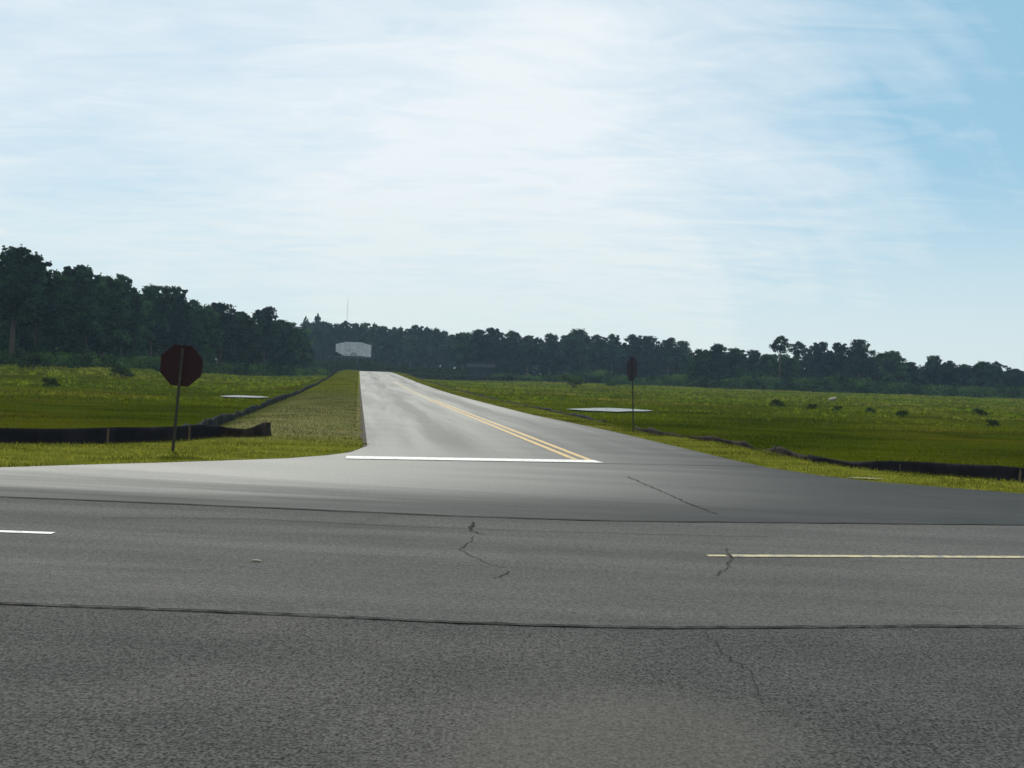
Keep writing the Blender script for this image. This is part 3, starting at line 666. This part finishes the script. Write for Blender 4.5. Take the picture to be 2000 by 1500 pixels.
w = wood_mass('woodland', [(585, 640, 440), (700, 638, 440), (860, 648, 435), (905, 655, 400), (1000, 657, 385), (1200, 662, 385), (1345, 680, 375)], 2, M['pine'], 14, .9); tag(w, 'hazy blue-green mass of the far middle wood below its skyline', 'woodland')
w = wood_mass('woodland', [(1340, 692, 330), (1400, 686, 330), (1480, 694, 325), (1600, 684, 325), (1680, 682, 325), (1720, 696, 325), (1780, 713, 322), (1850, 709, 320), (1950, 718, 320), (2060, 728, 320), (2400, 738, 315)], 3, M['broad'], 12, .8); tag(w, 'dense foliage of the right wood below its skyline', 'woodland')
w = wood_mass('undergrowth', [(-450, 676, 134), (-60, 688, 138), (20, 694, 144), (60, 682, 144), (110, 692, 147), (160, 684, 150), (210, 696, 160), (300, 694, 178), (360, 702, 190), (420, 704, 205), (560, 712, 235), (640, 718, 300)], 4, M['bush'], 8, .5, 8); tag(w, 'bushy undergrowth along the foot of the left wood', 'undergrowth')
w = wood_mass('undergrowth', [(960, 728, 330), (1060, 733, 320), (1130, 728, 310), (1190, 722, 308), (1250, 736, 305), (1330, 728, 298), (1400, 740, 290), (1470, 730, 286), (1550, 738, 282), (1640, 730, 280), (1700, 742, 278), (1850, 752, 276), (2050, 758, 274), (2400, 768, 270)], 5, M['bush'], 8, .6, 8); tag(w, 'bushy undergrowth along the foot of the right wood', 'undergrowth')
w = wood_mass('undergrowth', [(575, 706, 330), (600, 702, 330), (650, 700, 335), (720, 703, 340), (760, 712, 340), (840, 716, 340), (930, 720, 342)], 6, M['dkbush'], 8, .6, 8); tag(w, 'dark scrub at the far end of the side road', 'undergrowth')

# ------------------------------------------------------------ bushes standing in the fields
def make_bush(seed, mt):
    r = random.Random(seed); root = empty('bush'); st_ = MB(); cs = []; rs = []
    for i in range(9):
        a_ = i*2.4; q = r.uniform(.1, .55); e = (q*math.cos(a_), q*math.sin(a_), r.uniform(.3, .85)); st_.tube((0, 0, -.1), e, .02, .01, 4); cs.append(e); rs.append(r.uniform(.22, .36))
    st_.build('stem', M['bark'], root); Vq, T = leaves(cs, rs, [70]*9, .13, .8, seed); np_mesh('foliage', Vq, 4, mt, root, T); return root
bp = [make_bush(1, M['dkbush']), make_bush(2, M['bush'])]; first = [True, True]
for px, py, sc, k, lb in [(1518, 795, 1.1, 0, 'dark low bush in the right field, left of the pale stone'), (1914, 812, .95, 0, 'round dark bush in the right field near the right edge'), (1585, 800, .8, 0, 'small dark bush just below the pale stone in the right field'),
                      (1635, 803, .7, 0, 'dark bush below right of the pale stone in the right field'), (64, 722, 2.4, 0, 'dark bush in the left field below the tallest pines'), (237, 738, 1.8, 0, 'dark round bush in the left field a little left of the maroon-backed sign'), (404, 730, 1.8, 0, 'dark bush touching the right side of the maroon-backed sign'),
                      (800, 727, 3.6, 0, 'dark round bush right of the far end of the side road'), (746, 726, 3.4, 0, 'dark bush right at the far end of the side road'), (1122, 757, 3.3, 1, 'bright green young bush before the middle wood'), (1195, 757, 2.0, 1, 'low green bush left of the edge-on sign'),
                      (1700, 806, .7, 0, 'flat dark bush in the rough grass midway across the right field'), (1760, 815, .8, 1, 'green bush in the rough grass below the right wood'), (1940, 834, .7, 0, 'small bush low in the right field by the right edge'), (100, 758, 1.1, 0, 'small dark bush nearest the left edge in the left field')]:
    # stand on the real ground along the line of sight
    d = ray(px, py); kk = None; D = 20.0
    while D < 330:
        q = d/d[1]*D
        if CAM_H + q[2] <= hz(q[0], q[1]): break
        D += .8
    q = d/d[1]*D; src = bp[k]
    o = src if first[k] else copy_tree(src); first[k] = False
    o.location = (q[0], q[1], hz(q[0], q[1])-.05); o.scale = (sc*1.25, sc*1.25, sc*.8); o.rotation_euler = (0, 0, px); tag(o, lb, 'bush', 'bushes dotted over the fields')
# pale stone in the right field
d = ray(1626, 785); D = 20.
while D < 330 and CAM_H + (d/d[1]*D)[2] > hz(*(d/d[1]*D)[:2]): D += .8
q = d/d[1]*D
rr = np.random.default_rng(5); m_ = MB()
import bmesh
bm = bmesh.new(); bmesh.ops.create_icosphere(bm, subdivisions=2, radius=1)
for v_ in bm.verts: v_.co *= 1 + rr.normal()*.10; v_.co.x *= .75; v_.co.y *= .4; v_.co.z *= .28
me = bpy.data.meshes.new('stone'); bm.to_mesh(me); bm.free(); me.materials.append(M['sand'])
o = bpy.data.objects.new('stone', me); COL.objects.link(o); o.location = (q[0], q[1], hz(q[0], q[1])+.45); o.rotation_euler = (0, R(-18), 0); tag(o, 'pale tan stone lying in the right field grass', 'stone')
# litter on the road
c = G(500, 1098); me = MB(); me.prism([(-.05, 0), (.045, .002), (.05, .012), (0, .02), (-.045, .014)], -.02, .02)
o = me.build('litter', M['sand']); o.scale = (.8, .8, .8); o.location = (c[0], c[1], .006); tag(o, 'small scrap of white litter lying on the grey road left of centre', 'litter')

# ------------------------------------------------------------ grass and weeds
def blades(name, X, Y, h, w, mt, lean=.4, label=None, seed=1, per=1, Zoff=0.0):
    r = np.random.default_rng(seed); X = np.repeat(X, per) + r.normal(size=len(X)*per)*np.repeat(h, per)*.35*(per > 1); Y = np.repeat(Y, per) + r.normal(size=len(Y)*per)*np.repeat(h, per)*.35*(per > 1)
    h = np.repeat(h, per)*r.uniform(.5, 1.15, len(X)); w = np.repeat(w, per); Z0 = height(X, Y) - .01 + Zoff; a_ = r.uniform(0, 6.283, len(X)); l = r.uniform(0, lean, len(X))*h; la = r.uniform(0, 6.283, len(X))
    B0 = np.stack([X-np.cos(a_)*w/2, Y-np.sin(a_)*w/2, Z0], 1); B1 = np.stack([X+np.cos(a_)*w/2, Y+np.sin(a_)*w/2, Z0], 1); Tp = np.stack([X+np.cos(la)*l, Y+np.sin(la)*l, Z0+h], 1)
    o = np_mesh(name, np.stack([B0, B1, Tp], 1).reshape(-1, 3), 3, mt, None, np.clip(r.normal(.5, .22, len(X)), 0, 1)); tag(o, label, 'grass', None, 'stuff'); return o
by_f = lambda x: np.interp(x, bx, by)
def on_road(X, Y):
    s, t = st(X, Y); rag = .10*hnoise(X*6, Y*6, .9, 31) + .05*hnoise(X*6, Y*6, 3.1, 32); ap = Y < by_f(X) - .03 + rag
    sd = (t > TL0-.03+rag*.6) & (t < t_right(s)-rag) & (s > s0)
    return ap | sd
def in_pond(X, Y):
    m_ = np.zeros(len(X), bool)
    for p in ponds: m_ |= (np.hypot((X-p['c'][0])/(p['r'][0]*1.05), (Y-p['c'][1])/(p['r'][1]*1.05)) < 1) | ((np.abs(X/Y-p['c'][0]/p['c'][1])*p['c'][1] < p['r'][0]*1.0) & (Y < p['c'][1]) & (Y > p['c'][1]-p['r'][1]-6))
    return m_ & (np.random.default_rng(99).uniform(0, 1, len(X)) > .10)
def scatter(n, x0, x1, y0, y1, cond, seed):
    r = np.random.default_rng(seed); X = r.uniform(x0, x1, n); Y = r.uniform(y0, y1, n); k = cond(X, Y) & ~on_road(X, Y) & ~in_pond(X, Y); return X[k], Y[k]
r = np.random.default_rng(11)
# verges: short, near the junction
X, Y = scatter(380000, -20, 22, 14, 34, lambda X, Y: (field_d(X, Y) < .9) & (dry_amt(X, Y) < r.uniform(0, 1, len(X))), 1)
blades('verge_grass', X, Y, np.full(len(X), .055)*r.uniform(.6, 1.6, len(X)), np.full(len(X), .014), M['verge_grass'], .7, 'short yellow-green grass on the verges beside the junction', 2)
s = r.uniform(21, 90, 140000); t_ = r.uniform(-5, 0.2, 110000); P = np.array([xy(a_, b_) for a_, b_ in zip(s, t_)]); k = (dry_amt(P[:, 0], P[:, 1]) > r.uniform(0, 1, len(P))) & ~on_road(P[:, 0], P[:, 1])
blades('dry_grass', P[k, 0], P[k, 1], np.full(k.sum(), .05)*r.uniform(.6, 1.6, k.sum()), np.full(k.sum(), .016), M['dry_grass'], .8, 'brownish dry grass between the side road and the left fence', 3)
s = 34 + 200*r.uniform(0, 1, 70000)**1.6; t_ = np.where(r.uniform(0, 1, 70000) < .6, r.uniform(-4.4, 0, 70000), r.uniform(7.2, 9.6, 70000)); P = np.array([xy(a_, b_) for a_, b_ in zip(s, t_)]); k = ~on_road(P[:, 0], P[:, 1]) & (dry_amt(P[:, 0], P[:, 1]) < r.uniform(0, 1, len(P)))
blades('verge_grass', P[k, 0], P[k, 1], np.full(k.sum(), .08)*(1+s[k]/150), .02+s[k]*.0006, M['verge_grass'], .7, 'short grass on the verges along the side road', 4)
# fields: short near grass, then taller rough weeds
X, Y = scatter(260000, -34, 60, 19, 62, lambda X, Y: field_d(X, Y) > .2, 5)
blades('field_grass', X, Y, r.uniform(.05, .13, len(X)), np.full(len(X), .03), M['field_grass'], .6, 'short saturated green grass in the near part of the fields', 5)
X, Y = scatter(150000, -75, 110, 60, 130, lambda X, Y: (field_d(X, Y) > .5) & (np.abs(X/Y) < .62), 6)
blades('field_grass', X, Y, r.uniform(.12, .24, len(X)), np.full(len(X), .07), M['mid_grass'], .6, 'green grass in the middle distance of the fields', 6)
def rough(X, Y):
    dist = np.hypot(X, Y); q = hnoise(X*2.2, Y, .16, 8)+.5*hnoise(X, Y, .55, 9); return (field_d(X, Y) > 4) & (np.abs(X/Y) < .62) & (q > .12 - (dist-70)/160)
X, Y = scatter(60000, -190, 210, 64, 330, rough, 7)
h = r.uniform(.16, .45, len(X))*np.clip(np.hypot(X, Y)/120, .45, 1)*(1+.35*hnoise(X, Y, .3, 12))
blades('weeds', X, Y, np.clip(h, .15, 1), .16*np.clip(np.hypot(X, Y)/120, .45, 1), M['weeds'], 1.3, 'tall rough weeds over the far parts of the fields', 7, per=6)
tag(bpy.data.objects['weeds'], cat='weeds')

# ------------------------------------------------------------ the air
HZ = True
if HZ:
    b = MB().box((0, 310, 32), (720, 420, 36)); o = b.build('haze', None); tag(o, kind='stuff')
    m = bpy.data.materials.new('haze'); m.use_nodes = True; t = m.node_tree; t.nodes.remove(t.nodes['Principled BSDF'])
    pv = N(t, 'ShaderNodeVolumePrincipled'); pv.inputs['Color'].default_value = (.52, .78, 1.0, 1); pv.inputs['Density'].default_value = .00019; pv.inputs['Anisotropy'].default_value = .3
    t.links.new(pv.outputs[0], t.nodes['Material Output'].inputs['Volume']); o.data.materials.append(m)
scene.cycles.max_bounces = 6; scene.cycles.diffuse_bounces = 3; scene.cycles.transparent_max_bounces = 8; scene.cycles.volume_bounces = 0
scene.cycles.use_denoising = True
